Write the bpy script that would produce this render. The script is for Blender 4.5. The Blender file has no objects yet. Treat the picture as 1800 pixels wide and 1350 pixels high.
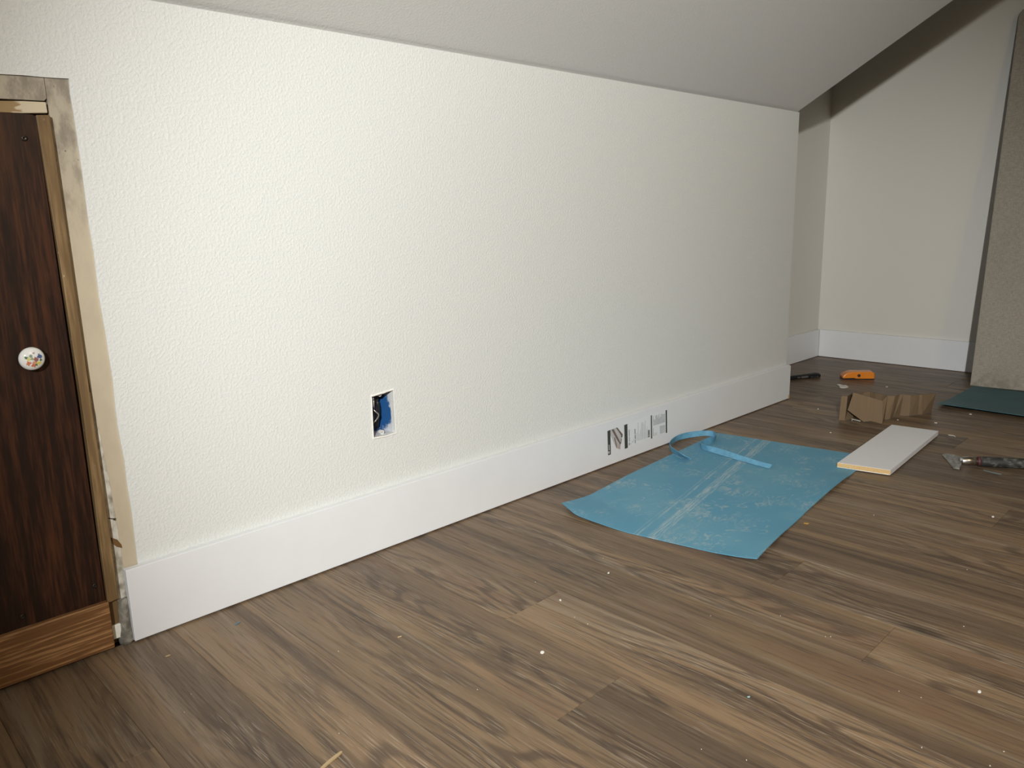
import bpy, bmesh, math, random
from mathutils import Vector, Matrix
random.seed(7)
S = bpy.context.scene
C = S.collection

# ------------------------------------------------------------------ camera
CAM = Vector((-0.3697, -1.3288, 0.6917))
RT = Vector((0.7126, -0.7012, -0.0226)); DN = Vector((-0.1614, -0.1326, -0.9779)); FW = Vector((0.6827, 0.7006, -0.2077))
F = 1356.05
cd = bpy.data.cameras.new('camera'); cam = bpy.data.objects.new('camera', cd); C.objects.link(cam)
cd.sensor_fit = 'HORIZONTAL'; cd.sensor_width = 36.0; cd.lens = 36.0 * F / 1800.0; cd.clip_start = 0.02
m = Matrix((RT, -DN, -FW)).transposed().to_4x4(); m.translation = CAM
cam.matrix_world = m
S.camera = cam

# ------------------------------------------------------------------ light and exposure
S.view_settings.view_transform = 'Standard'; S.view_settings.look = 'None'
S.view_settings.gamma = 1.0; S.view_settings.use_curve_mapping = False
S.view_settings.exposure = 0.0
w = bpy.data.worlds.new('world'); S.world = w; w.use_nodes = True
w.node_tree.nodes['Background'].inputs[0].default_value = (0.02, 0.018, 0.015, 1)

def lamp(name, kind, loc, energy, col, radius):
    d = bpy.data.lights.new(name, kind); d.energy = energy; d.color = col; d.shadow_soft_size = radius
    o = bpy.data.objects.new(name, d); C.objects.link(o); o.location = loc
    return o
LAMP = Vector((-1.22, -2.00, 1.266))
o = lamp('work_lamp_light', 'SPOT', LAMP, 372, (0.98, 1.0, 0.985), 0.04)
o.data.spot_size = math.radians(58.5); o.data.spot_blend = 0.80
aim = Vector((1.50, 0.0, 0.26)) - LAMP
o.rotation_euler = aim.to_track_quat('-Z', 'Y').to_euler()
S.cycles.max_bounces = 6; S.cycles.diffuse_bounces = 2; S.cycles.glossy_bounces = 2; S.cycles.adaptive_threshold = 0.05
lamp('warm_fill_light', 'POINT', (0.2, -2.9, 2.1), 20.0, (1.0, 0.74, 0.44), 0.06)  # unseen warm fill, added to lift the ambient level of the room

# room dimensions (metres)
LW, H, D, X2, SL = 2.3786, 1.0427, 0.3138, 3.347, 0.5707
XL, YB, ZC = -2.4, -3.2, 2.3
BH, BT = 0.133, 0.014

# ------------------------------------------------------------------ helpers
def ray(x, y): return RT * ((x - 900) / F) + DN * ((y - 675) / F) + FW
def fl(x, y, z=0.0):
    v = ray(x, y); return CAM + v * ((z - CAM.z) / v.z)
def wl(x, y, Y=0.0):
    v = ray(x, y); return CAM + v * ((Y - CAM.y) / v.y)
def onplane(x, y, p, n):
    v = ray(x, y); return CAM + v * ((p - CAM).dot(n) / v.dot(n))

def mesh(name, verts, faces, smooth=False):
    me = bpy.data.meshes.new(name); me.from_pydata([tuple(v) for v in verts], [], faces); me.update()
    if smooth:
        for p in me.polygons: p.use_smooth = True
    return me
def recalc(me):
    bm = bmesh.new(); bm.from_mesh(me); bmesh.ops.recalc_face_normals(bm, faces=bm.faces); bm.to_mesh(me); bm.free(); return me
def base_of(p):
    v = Vector((0, 0, 0))
    while p: v += p.location; p = p.parent
    return v
def ob(name, verts, faces, mat, parent=None, loc=None, smooth=False, label=None, cat=None, kind=None, group=None, bevel=0, solid=0, segs=2):
    """one mesh object; verts in world coordinates"""
    org = base_of(parent) if parent else Vector(loc or (0, 0, 0))
    me = recalc(mesh(name, [Vector(v) - org for v in verts], faces, smooth))
    me.materials.append(mat)
    o = bpy.data.objects.new(name, me); C.objects.link(o)
    if parent: o.parent = parent
    else: o.location = org
    if solid:
        s = o.modifiers.new('thickness', 'SOLIDIFY'); s.thickness = solid; s.offset = 0
        if smooth: e_ = o.modifiers.new('crisp_rim', 'EDGE_SPLIT'); e_.split_angle = math.radians(40)
    if bevel:
        b = o.modifiers.new('bevel', 'BEVEL'); b.width = bevel; b.segments = segs; b.limit_method = 'ANGLE'
    tag(o, label, cat, kind, group)
    return o
def tag(o, label=None, cat=None, kind=None, group=None):
    if label: o['label'] = label
    if cat: o['category'] = cat
    if kind: o['kind'] = kind
    if group: o['group'] = group
    return o
def empty(name, loc, label=None, cat=None, kind=None, group=None):
    o = bpy.data.objects.new(name, None); C.objects.link(o); o.location = loc; o.empty_display_size = 0.05
    return tag(o, label, cat, kind, group)
def box(x0, x1, y0, y1, z0, z1):
    v = [(x, y, z) for z in (z0, z1) for y in (y0, y1) for x in (x0, x1)]
    return v, [(0, 1, 3, 2), (4, 6, 7, 5), (0, 4, 5, 1), (2, 3, 7, 6), (0, 2, 6, 4), (1, 5, 7, 3)]
def join(*parts):
    V, Fs = [], []
    for v, f in parts:
        k = len(V); V += [Vector(p) for p in v]; Fs += [tuple(i + k for i in q) for q in f]
    return V, Fs
def prism(poly, vec):
    """polygon (3D points) extruded by vec"""
    n = len(poly); v = [Vector(p) for p in poly] + [Vector(p) + Vector(vec) for p in poly]
    f = [tuple(range(n)), tuple(range(2 * n - 1, n - 1, -1))] + [(i, (i + 1) % n, n + (i + 1) % n, n + i) for i in range(n)]
    return v, f
def rings(rs, closed=True):
    """skin a list of equal-length rings"""
    n = len(rs[0]); V = [Vector(p) for r in rs for p in r]; Fs = []
    for k in range(len(rs) - 1):
        for i in range(n):
            j = (i + 1) % n
            Fs.append((k * n + i, k * n + j, (k + 1) * n + j, (k + 1) * n + i))
    if closed: Fs += [tuple(range(n)), tuple(range((len(rs) - 1) * n, len(rs) * n))]
    return V, Fs
def tube(pts, r, n=10):
    pts = [Vector(p) for p in pts]; rs = []; up = Vector((0.13, 0.21, 1))
    for i, p in enumerate(pts):
        t = (pts[min(i + 1, len(pts) - 1)] - pts[max(i - 1, 0)]).normalized()
        a = t.cross(up).normalized(); b = t.cross(a)
        rr = r[i] if isinstance(r, (list, tuple)) else r
        rs.append([p + a * (rr * math.cos(q * 2 * math.pi / n)) + b * (rr * math.sin(q * 2 * math.pi / n)) for q in range(n)])
    return rings(rs)
def spline(pts, n):
    """Catmull-Rom through points"""
    pts = [Vector(p) for p in pts]; out = []
    for i in range(len(pts) - 1):
        p0, p1, p2, p3 = pts[max(i - 1, 0)], pts[i], pts[i + 1], pts[min(i + 2, len(pts) - 1)]
        for k in range(n):
            t = k / n
            out.append(0.5 * ((2 * p1) + (p2 - p0) * t + (2 * p0 - 5 * p1 + 4 * p2 - p3) * t * t + (3 * p1 - p0 - 3 * p2 + p3) * t ** 3))
    out.append(pts[-1]); return out
def polyline(pts, t):
    """point at fraction t of a polyline's length"""
    pts = [Vector(p) for p in pts]; L = [(pts[i + 1] - pts[i]).length for i in range(len(pts) - 1)]; s = t * sum(L)
    for i, l in enumerate(L):
        if s <= l or i == len(L) - 1: return pts[i].lerp(pts[i + 1], min(1, s / l))
        s -= l

# ------------------------------------------------------------------ materials
class Mat:
    def __init__(s, name, rough=0.5, spec=0.5):
        s.m = bpy.data.materials.new(name); s.m.use_nodes = True; s.t = s.m.node_tree
        s.b = s.t.nodes['Principled BSDF']; s.b.inputs['Roughness'].default_value = rough
        s.b.inputs['Specular IOR Level'].default_value = spec
        s.co = s.t.nodes.new('ShaderNodeTexCoord').outputs['Object']
    def put(s, sock, v):
        if isinstance(v, bpy.types.NodeSocket): s.t.links.new(v, sock)
        elif isinstance(v, (tuple, list)) and len(v) == 3 and sock.type == 'RGBA': sock.default_value = (*v, 1)
        else: sock.default_value = v
    def n(s, typ, out=0, props=None, **ins):
        nd = s.t.nodes.new('ShaderNode' + typ)
        for k, v in (props or {}).items(): setattr(nd, k, v)
        for k, v in ins.items():
            k = k.replace('_', ' ')
            s.put(nd.inputs[int(k[1:])] if k[0] == 'i' and k[1:].isdigit() else nd.inputs[k], v)
        return nd.outputs[out]
    def math(s, op, a, b=0.0, c=0.0): return s.n('Math', props={'operation': op}, i0=a, i1=b, i2=c)
    def vec(s, a, scale=(1, 1, 1), loc=(0, 0, 0), rot=(0, 0, 0)): return s.n('Mapping', Vector=a, Scale=scale, Location=loc, Rotation=rot)
    def noise(s, v, scale=1.0, detail=2.0, rough=0.5, dist=0.0): return s.n('TexNoise', Vector=v, Scale=scale, Detail=detail, Roughness=rough, Distortion=dist)
    def vor(s, v, scale, feat='F1', rnd=1.0): return s.n('TexVoronoi', props={'feature': feat}, Vector=v, Scale=scale, Randomness=rnd)
    def ramp(s, x, a, b, lo=0.0, hi=1.0): return s.n('MapRange', props={'interpolation_type': 'SMOOTHSTEP'}, Value=x, From_Min=a, From_Max=b, To_Min=lo, To_Max=hi)
    def mix(s, f, a, b, mode='MIX'): return s.n('Mix', 2, {'data_type': 'RGBA', 'blend_type': mode}, i0=f, i6=a, i7=b)
    def xyz(s, v): 
        nd = s.t.nodes.new('ShaderNodeSeparateXYZ'); s.t.links.new(v, nd.inputs[0]); return nd.outputs
    def comb(s, x, y, z): return s.n('CombineXYZ', X=x, Y=y, Z=z)
    def col(s, v): s.put(s.b.inputs['Base Color'], v); return s
    def bump(s, h, strength=0.3, dist=0.001): s.put(s.b.inputs['Normal'], s.n('Bump', Strength=strength, Distance=dist, Height=h)); return s
    def rough(s, v): s.put(s.b.inputs['Roughness'], v); return s

def plain(name, c, rough=0.5, metal=0.0, var=0.06, scale=40, bump=0.1):
    M = Mat(name, rough); k = M.noise(M.co, scale, 4, 0.6)
    M.col(M.mix(M.ramp(k, 0.3, 0.7), tuple(x * (1 - var) for x in c), tuple(min(1, x * (1 + var)) for x in c)))
    M.b.inputs['Metallic'].default_value = metal
    if bump: M.bump(k, bump, 0.0005)
    return M.m

def paint_wall(name, c, k):
    M = Mat(name, 0.48, 0.4)
    a = M.noise(M.co, 210, 2, 0.5); e = M.ramp(M.vor(M.co, 45), 0.03, 0.16, 1, 0)
    M.col(c)
    M.bump(M.math('ADD', M.ramp(a, 0.38, 0.72), M.math('MULTIPLY', e, 0.8)), k, 0.0011)
    return M.m
WALL = paint_wall('white_wall_paint', (0.71, 0.715, 0.69), 0.34)
CEIL = paint_wall('ceiling_paint', (0.80, 0.785, 0.755), 0.2)
SMOOTHWALL = paint_wall('smooth_wall_paint', (0.72, 0.70, 0.645), 0.08)
BASE = plain('baseboard_paint', (0.78, 0.785, 0.80), 0.42, var=0.01, scale=12, bump=0.02)
MDF = plain('raw_mdf', (0.62, 0.42, 0.19), 0.8, var=0.1, scale=300, bump=0.3)
WHITE = plain('white_flake', (0.82, 0.80, 0.74), 0.7, var=0.04)
BLACK = plain('black_plastic', (0.012, 0.012, 0.013), 0.35, var=0.1)
STEEL = plain('worn_steel', (0.30, 0.295, 0.28), 0.42, 0.45, var=0.35, scale=110, bump=0.25)
CHROME = plain('bright_metal', (0.65, 0.64, 0.62), 0.22, 1.0, var=0.1)
PLAINWALL = bpy.data.materials.new('plain_wall_paint'); PLAINWALL.use_nodes = True; PLAINWALL.node_tree.nodes['Principled BSDF'].inputs['Base Color'].default_value = (0.72, 0.70, 0.645, 1); PLAINWALL.node_tree.nodes['Principled BSDF'].inputs['Roughness'].default_value = 0.6
DARKGAP = plain('dark_recess', (0.02, 0.014, 0.01), 0.9, var=0.2)

def wood(name, dark, light, fibre, axis, rough=0.5, cath=6.0, contrast=0.6, bump=0.12, stretch=0.07):
    """plain timber; axis = 0 or 2 (grain along x or z), in a vertical board"""
    M = Mat(name, rough)
    s = [1, 1, 1]; s[axis] = stretch
    st = M.vec(M.co, tuple(s)); a = M.noise(st, fibre, 5, 0.6); b = M.noise(st, fibre * 0.16, 2, 0.5)
    band = M.math('SINE', M.math('MULTIPLY', M.noise(M.vec(M.co, tuple(x * 1.0 for x in s)), cath, 1.2), 55))
    f = M.math('ADD', M.math('MULTIPLY', a, 0.65), M.math('ADD', M.math('MULTIPLY', b, 0.25), M.math('MULTIPLY', band, 0.055)))
    M.col(M.mix(M.ramp(f, 0.5 - 0.22 / contrast * 0.5, 0.5 + 0.22 / contrast * 0.5), dark, light)); M.bump(f, bump, 0.0008)
    return M
PLY = wood('dark_stained_plywood', (0.012, 0.0033, 0.0012), (0.066, 0.020, 0.0065), 260, 2, 0.42, 8, 0.75).m
M = wood('oak_board', (0.17, 0.076, 0.027), (0.44, 0.24, 0.10), 300, 0, 0.45, 26, 1.35, 0.3, 0.035); OAK = M.m
M = wood('bare_pine', (0.15, 0.088, 0.034), (0.30, 0.19, 0.085), 150, 2, 0.6, 6, 0.8)
base = M.b.inputs['Base Color'].links[0].from_socket
spots = M.ramp(M.vor(M.vec(M.co, (1, 1, 0.5)), 95), 0.05, 0.12, 1, 0)
spots = M.math('MULTIPLY', spots, M.ramp(M.noise(M.co, 30, 2), 0.5, 0.62))
M.col(M.mix(M.math('MULTIPLY', spots, 0.75), base, (0.62, 0.54, 0.40))); PINE = M.m

# dirty bare plaster: beige with grey grime that has a shape of its own, greyer toward the top of the strip
M = Mat('old_beige_plaster', 0.75)
g1 = M.noise(M.vec(M.co, (1, 1, 0.45)), 38, 5, 0.65); z = M.xyz(M.co)[2]
top = M.ramp(z, 0.62, 0.86)
grime = M.math('MULTIPLY', M.ramp(g1, 0.40, 0.62), M.math('ADD', M.math('MULTIPLY', top, 0.8), 0.10))
c0 = M.mix(top, (0.52, 0.44, 0.32), (0.45, 0.39, 0.30))
pit = M.ramp(M.vor(M.vec(M.co, (1, 1, 0.7)), 110), 0.06, 0.17, 1, 0)
pit = M.math('MULTIPLY', pit, M.math('MULTIPLY', M.ramp(M.noise(M.co, 60, 2), 0.52, 0.6), M.math('ADD', M.math('MULTIPLY', top, 0.9), 0.08)))
M.col(M.mix(pit, M.mix(grime, c0, (0.24, 0.205, 0.16)), (0.10, 0.08, 0.06))); M.bump(g1, 0.25, 0.001); PLASTER = M.m
M = Mat('scraped_glue', 0.6)
g1 = M.noise(M.vec(M.co, (1, 1, 0.5)), 75, 5, 0.65); g2 = M.noise(M.co, 24, 3)
M.col(M.mix(M.ramp(g2, 0.5, 0.7), M.mix(M.ramp(g1, 0.35, 0.7), (0.62, 0.58, 0.50), (0.30, 0.26, 0.20)), (0.16, 0.13, 0.095))); M.bump(g1, 0.6, 0.003); GLUE = M.m
M = Mat('grey_mortar', 0.7); g1 = M.noise(M.co, 60, 4, 0.6)
M.col(M.mix(M.ramp(g1, 0.35, 0.7), (0.14, 0.125, 0.10), (0.36, 0.33, 0.28))); M.bump(g1, 0.5, 0.003); MORTAR = M.m
M = Mat('patchy_painted_pine', 0.65)
g1 = M.noise(M.vec(M.co, (0.35, 1, 1)), 55, 3, 0.6); x = M.xyz(M.co)[0]
paint = M.ramp(M.math('ADD', M.math('MULTIPLY', x, 5), g1), 1.66, 1.74)
M.col(M.mix(paint, M.mix(g1, (0.24, 0.15, 0.065), (0.40, 0.27, 0.13)), (0.60, 0.51, 0.36))); M.bump(g1, 0.3, 0.001); HEADPINE = M.m

# vinyl floor planks: each plank object draws its own pattern (object random shifts the noise slice)
M = Mat('wood_look_plank', 0.42, 0.35)
rnd = M.t.nodes.new('ShaderNodeObjectInfo').outputs['Random']
r1 = M.math('MULTIPLY', rnd, 93.7); px, py, pz = M.xyz(M.co)
def slice_(sx, sy, off): return M.comb(M.math('MULTIPLY', px, sx), M.math('MULTIPLY', py, sy), M.math('ADD', r1, off))
warp = M.noise(slice_(8, 1.7, 3.3), 1, 2)
pxw = M.math('ADD', px, M.math('MULTIPLY', M.math('SUBTRACT', warp, 0.5), 0.032))
def slicew(sx, sy, off): return M.comb(M.math('MULTIPLY', pxw, sx), M.math('MULTIPLY', py, sy), M.math('ADD', r1, off))
field = M.noise(slicew(11, 1.55, 0), 1, 1.3, 0.4)
band = M.math('SINE', M.math('MULTIPLY', field, 95))
band = M.ramp(band, -0.2, 1.0)
bmask = M.ramp(M.noise(slice_(8, 1.4, 21), 1, 1), 0.44, 0.62)
fib = M.noise(slicew(230, 7, 5), 1, 4, 0.65); fine = M.noise(slicew(620, 16, 9), 1, 2, 0.6)
streak = M.noise(slicew(34, 1.1, 13), 1, 3, 0.55); broad = M.noise(slice_(11, 0.9, 17), 1, 1.5)
ca = M.mix(M.ramp(broad, 0.32, 0.68), (0.128, 0.087, 0.055), (0.232, 0.154, 0.087))
ca = M.mix(M.math('MULTIPLY', M.ramp(streak, 0.50, 0.70), 0.70), ca, (0.062, 0.043, 0.030))
ca = M.mix(M.math('MULTIPLY', M.ramp(streak, 0.47, 0.30), 0.5), ca, (0.27, 0.215, 0.155))
rd = M.ramp(M.noise(slice_(14, 1.6, 41), 1, 1), 0.60, 0.72)
ca = M.mix(M.math('MULTIPLY', rd, 0.45), ca, (0.17, 0.095, 0.058))
ca = M.mix(M.math('MULTIPLY', M.math('MULTIPLY', band, bmask), 0.62), ca, (0.058, 0.039, 0.028))
ca = M.mix(M.math('MULTIPLY', M.ramp(fib, 0.50, 0.64), 0.52), ca, (0.062, 0.045, 0.034))
ca = M.mix(M.math('MULTIPLY', M.math('MULTIPLY', M.ramp(fine, 0.56, 0.68), M.math('ADD', bmask, 0.45)), 0.42), ca, (0.36, 0.30, 0.23))
knot = M.vor(slicew(6.0, 2.0, 31), 1.0)
kn = M.math('ADD', knot, M.math('MULTIPLY', M.math('SUBTRACT', fib, 0.5), 0.12))
ca = M.mix(M.math('MULTIPLY', M.ramp(kn, 0.035, 0.13, 1, 0), 0.85), ca, (0.022, 0.014, 0.010))
ton = M.math('ADD', M.math('MULTIPLY', M.n('TexWhiteNoise', props={'noise_dimensions': '1D'}, W=r1), 0.30), 0.86)
ca = M.mix(1.0, ca, M.comb(ton, ton, ton), 'MULTIPLY')
M.col(ca); M.rough(M.ramp(fib, 0.3, 0.7, 0.36, 0.50))
PLANK = M.m

# ------------------------------------------------------------------ the room
def outline_wall():
    """front face of the long wall with the door notch and the outlet hole, extruded back"""
    edge = [(0, 130), (40, 132), (77, 135.5), (100, 137), (121, 138), (123, 164), (129, 198), (134, 231), (144, 300), (157, 398), (165, 445), (174, 521),
            (186, 589), (199, 672), (203, 717), (208, 755), (219, 811), (224, 855), (231, 895), (242, 989)]
    e = [wl(*p) for p in edge]
    out = [(XL, 0), (-0.62, 0), (-0.62, 0.9085)] + [(p.x, p.z) for p in e] + [(0.024, 0), (LW, 0), (LW, H), (XL, H)]
    hole = [(0.514, 0.250), (0.5152, 0.335), (0.5145, 0.3385), (0.540, 0.3405), (0.5705, 0.3435), (0.5700, 0.300), (0.5708, 0.2495), (0.545, 0.248)]
    bm = bmesh.new(); edges = []
    for loop in (out, hole):
        vs = [bm.verts.new((x, 0, z)) for x, z in loop]
        edges += [bm.edges.new((vs[i], vs[(i + 1) % len(vs)])) for i in range(len(vs))]
    bmesh.ops.triangle_fill(bm, use_beauty=True, use_dissolve=False, edges=edges)
    r = bmesh.ops.extrude_face_region(bm, geom=list(bm.faces))
    for v in [g for g in r['geom'] if isinstance(g, bmesh.types.BMVert)]:
        v.co.y = 0.012
    bmesh.ops.recalc_face_normals(bm, faces=bm.faces)
    me = bpy.data.meshes.new('wall_back'); bm.to_mesh(me); bm.free(); me.materials.append(WALL)
    o = bpy.data.objects.new('wall_back', me); C.objects.link(o)
    return tag(o, 'long low knee wall in textured white paint', None, 'structure'), hole
wall_back, outlet_hole = outline_wall()

ob('ceiling', *join(prism([(XL, 0.012, H), (XL, YB + 1.0, H + SL * 2.2), (XL, YB + 1.0, H + SL * 2.2 + 0.1), (XL, 0.012, H + 0.1)], (LW - XL, 0, 0)),
                    box(XL, LW, YB, YB + 1.0, H + SL * 2.2, H + SL * 2.2 + 0.1)), CEIL, label='sloped white attic ceiling rising from the knee wall', kind='structure')
ZT = H + SL * 2.2
ob('wall_cheek', *join(prism([(LW, 0.0, H + 0.012), (LW, YB + 1.0, ZT + 0.005), (LW, YB + 1.0, ZT + 0.1), (LW, 0.0, ZT + 0.1)], (-0.04, 0, 0))), SMOOTHWALL,
   label='side wall of the dormer above the ceiling edge', kind='structure')
ob('wall_return', *box(LW - 0.04, LW, 0.0121, D, 0, ZT + 0.1), SMOOTHWALL, label='short return wall at the end of the knee wall', kind='structure')
ob('wall_recess', *box(LW - 0.04, X2 + 0.1, D, D + 0.1, 0, ZT + 0.1), SMOOTHWALL, label='white wall at the back of the dormer recess', kind='structure')
ob('wall_right', *box(X2, X2 + 0.1, YB, D, 0, ZT + 0.1), SMOOTHWALL, label='white end wall of the dormer with a slanted shadow', kind='structure')
ob('ceiling_dormer', *box(LW, X2, YB, D, ZT, ZT + 0.1), CEIL, label='flat ceiling above the dormer recess', kind='structure')
ob('wall_left', *box(XL - 0.1, XL, YB, 0.1, 0, ZT + 0.1), PLAINWALL, label='white wall at the near end of the attic room', kind='structure')
ob('wall_front', *box(XL, X2, YB - 0.1, YB, 0, ZT + 0.1), PLAINWALL, label='white wall on the near long side of the room', kind='structure')

# floor: dark subfloor slab with separate planks
floor = ob('floor', *box(XL, X2, YB, D, -0.06, -0.0045), DARKGAP, label='floor of brown wood-look planks', kind='structure')
xs = [-2.306, -2.166, -2.026, -1.886, -1.746, -1.606, -1.466, -1.326, -1.186, -1.046, -0.906, -0.766, -0.627, -0.488, -0.350, -0.213, -0.079, 0.062, 0.202, 0.343]
while xs[-1] < X2 - 0.15: xs.append(xs[-1] + 0.146)
xs = [XL + 0.001] + xs + [X2 - 0.001]
joint = {-0.213: -0.315, -0.079: -0.80, 0.062: -0.74, 0.202: -0.95, 0.343: -0.673, 0.489: -0.417, 0.635: -1.2, 0.781: -0.921, 0.927: -0.694, 1.073: -0.35,
         1.219: -0.28, 1.365: -0.45, 1.511: -0.918, 1.657: -0.25, 1.803: -0.53}
PL, cache = 1.22, {}
def plank_mesh(wd, ln):
    key = (round(wd, 3), round(ln, 3))
    if key not in cache:
        a, b, e = wd / 2 - 0.00018, ln / 2 - 0.0002, 0.0007
        r = lambda a, b, z: [(-a, -b, z), (a, -b, z), (a, b, z), (-a, b, z)]
        v, f = rings([r(a, b, -0.0045), r(a, b, -0.0005), r(a - e, b - e, 0)])
        me = recalc(mesh('plank', v, f)); me.materials.append(PLANK); cache[key] = me
    return cache[key]
for i in range(len(xs) - 1):
    x0, x1 = xs[i], xs[i + 1]; ymax = -0.001 if (x0 + x1) / 2 < LW else D - 0.001
    j = joint.get(round(x0, 3), -random.random() * PL)
    ys = sorted([y for y in (j + k * PL for k in range(-5, 5)) if YB + 0.03 < y < ymax - 0.03] + [YB, ymax])
    for a, b in zip(ys, ys[1:]):
        p = bpy.data.objects.new('plank', plank_mesh(x1 - x0, b - a)); C.objects.link(p)
        p.parent = floor; p.location = ((x0 + x1) / 2, (a + b) / 2, 0)

# baseboards
bb = ob('baseboard_back', *box(0, LW + 0.001, -BT, -0.0004, 0.003, BH), BASE, label='tall plain white baseboard along the knee wall, label still on it', kind='structure', bevel=0.0012)
rb = ob('baseboard_return', *box(LW + 0.0015, LW + 0.0125, -0.0125, D - 0.015, 0.002, BH - 0.004), BASE, label='baseboard end at the outer corner of the knee wall', kind='structure', bevel=0.001)
ob('raw_end', *box(LW + 0.0015, LW + 0.012, -0.0131, -0.0126, 0.002, 0.016), MDF, rb, label='raw tan board end')
ob('baseboard_recess', *box(LW + 0.0015, X2 - BT, D - BT, D - 0.0004, 0.0018, BH), BASE, label='short white baseboard at the back of the dormer recess', kind='structure', bevel=0.0012)
ob('baseboard_right', *box(X2 - BT, X2 - 0.0004, -2.2, D - BT - 0.0003, 0.0018, BH), BASE, label='white baseboard along the dormer end wall', kind='structure', bevel=0.0012)

# ------------------------------------------------------------------ access door and its stripped frame
WP = lambda lst, Y: [wl(x, y, Y) for x, y in lst]
def strip(name, left, right, y0, y1, mat, parent, **kw):
    """vertical board between two pixel-measured edges on the wall plane"""
    n = 24; L_, R_ = WP(left, 0), WP(right, 0); rs = []
    for k in range(n + 1):
        a, b = polyline(L_, k / n), polyline(R_, k / n)
        rs.append([(a.x, y0, a.z), (b.x, y0, b.z), (b.x, y1, b.z), (a.x, y1, a.z)])
    return ob(name, *rings(rs), mat, parent, **kw)
door = empty('door_1', (-0.3, 0, 0), 'small dark plywood attic access door in a stripped pine frame', None, 'structure')
def rounded(x0, x1, z0, z1, r, y, n=5):
    P = []
    for cx, cz, a in ((x1 - r, z0 + r, -90), (x1 - r, z1 - r, 0), (x0 + r, z1 - r, 90), (x0 + r, z0 + r, 180)):
        for k in range(n + 1):
            t = math.radians(a + 90 * k / n); P.append((cx + r * math.cos(t), y, cz + r * math.sin(t)))
    return P
panel = ob('panel', *prism(rounded(-0.56, -0.0335, 0.0855, 0.858, 0.006, -0.003), (0, 0.016, 0)), PLY, door, bevel=0.0008)
def screw(px_, py_, yf):
    c = wl(px_, py_, yf); n = 14
    prof = [(0.0042, 0.0), (0.0042, 0.0006), (0.0033, 0.0013), (0.0015, 0.0009), (0.0004, 0.0002)]
    v, f = rings([[(c.x + r * math.cos(q * 6.2832 / n), yf - h, c.z + r * math.sin(q * 6.2832 / n)) for q in range(n)] for r, h in prof])
    ob('screw', v, f, plain_screw, panel, smooth=True)
plain_screw = plain('dark_screw', (0.05, 0.04, 0.035), 0.35, 0.8)
for p in ((43, 243), (167, 1030), (40, 1084)): screw(*p, -0.003)
# porcelain knob with a painted posy
M = Mat('painted_porcelain', 0.12, 0.6)
kx, kz = wl(57, 631, -0.022).x, wl(57, 631, -0.022).z
c = (0.80, 0.79, 0.76); bl = M.vec(M.co, loc=(-(kx + 0.3), 0, -kz)); nz = M.noise(M.co, 420, 2)
for dx, dz, r, colr in ((-0.0062, -0.0056, 0.0042, (0.62, 0.20, 0.11)), (-0.0002, -0.0085, 0.0046, (0.60, 0.19, 0.10)), (0.0022, -0.0052, 0.0042, (0.66, 0.33, 0.20)),
                        (0.0036, -0.0012, 0.0048, (0.32, 0.13, 0.12)), (-0.0058, 0.0010, 0.0036, (0.68, 0.58, 0.20)), (0.0072, -0.0066, 0.0040, (0.66, 0.60, 0.13)),
                        (-0.0082, 0.0036, 0.0030, (0.10, 0.16, 0.09)), (-0.0026, 0.0050, 0.0030, (0.22, 0.32, 0.24)), (0.0082, 0.0042, 0.0036, (0.07, 0.11, 0.27)),
                        (0.0102, 0.0022, 0.0030, (0.08, 0.12, 0.30)), (0.0098, -0.0026, 0.0022, (0.10, 0.18, 0.10)), (0.0022, 0.0086, 0.0018, (0.45, 0.30, 0.28)),
                        (-0.0012, 0.0010, 0.0030, (0.34, 0.36, 0.22)), (0.0036, -0.0098, 0.0020, (0.12, 0.16, 0.07))):
    q = M.n('VectorMath', 1, {'operation': 'DISTANCE'}, i0=M.n('VectorMath', 0, {'operation': 'MULTIPLY'}, i0=bl, i1=(1, 0, 1)), i1=(dx, 0, dz))
    k = M.math('ADD', q, M.math('MULTIPLY', M.math('SUBTRACT', nz, 0.5), 0.0075))
    c = M.mix(M.ramp(k, r * 0.55, r * 0.95, 1, 0), c, colr)
M.col(c); n = 40
prof = [(0.007, -0.003), (0.0065, -0.010), (0.010, -0.0125), (0.0155, -0.0145), (0.0174, -0.0175), (0.0170, -0.0200), (0.0150, -0.0226), (0.0115, -0.0246), (0.0075, -0.0258), (0.0035, -0.0264), (0.0006, -0.0265)]
ob('knob', *rings([[(kx + r * math.cos(q * 6.28319 / n), y, kz + r * math.sin(q * 6.28319 / n)) for q in range(n)] for r, y in prof]), M.m, panel, smooth=True,
   label='white porcelain knob with painted flowers')
strip('stop_strip', [(61, 203), (102, 455), (143, 720), (187, 1058)], [(85, 203), (98, 290), (126, 485), (160, 720), (190, 930), (206, 1050)], -0.0075, 0.012, PINE, door, bevel=0.001, label='bare pine stop with paint drips')
ob('stop_strip', *box(-0.60, -0.565, -0.0075, 0.012, 0.085, 0.858), PINE, door, bevel=0.001)
poly = [(-0.6, 0, 0.874)] + [(p.x, 0, p.z) for p in WP([(0, 177.5), (40, 178), (79.5, 180), (82.5, 199), (40, 199.5), (0, 198)], 0)] + [(-0.6, 0, 0.8585)]
ob('head_strip', *prism([(x, -0.004, z) for x, y, z in poly], (0, 0.016, 0)), HEADPINE, door, bevel=0.001, label='chipped beige and bare pine head strip')
poly = [(-0.6, 0, 0.912)] + [(p.x, 0, p.z) for p in WP([(0, 124), (76, 130), (78, 137), (83, 172), (79, 176.5), (42, 174.5), (0, 172.5)], 0)] + [(-0.6, 0, 0.8765)]
ob('head_plaster', *prism([(x, 0.0035, z) for x, y, z in poly], (0, 0.008, 0)), PLASTER, door, label='bare beige strip above the door')
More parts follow.
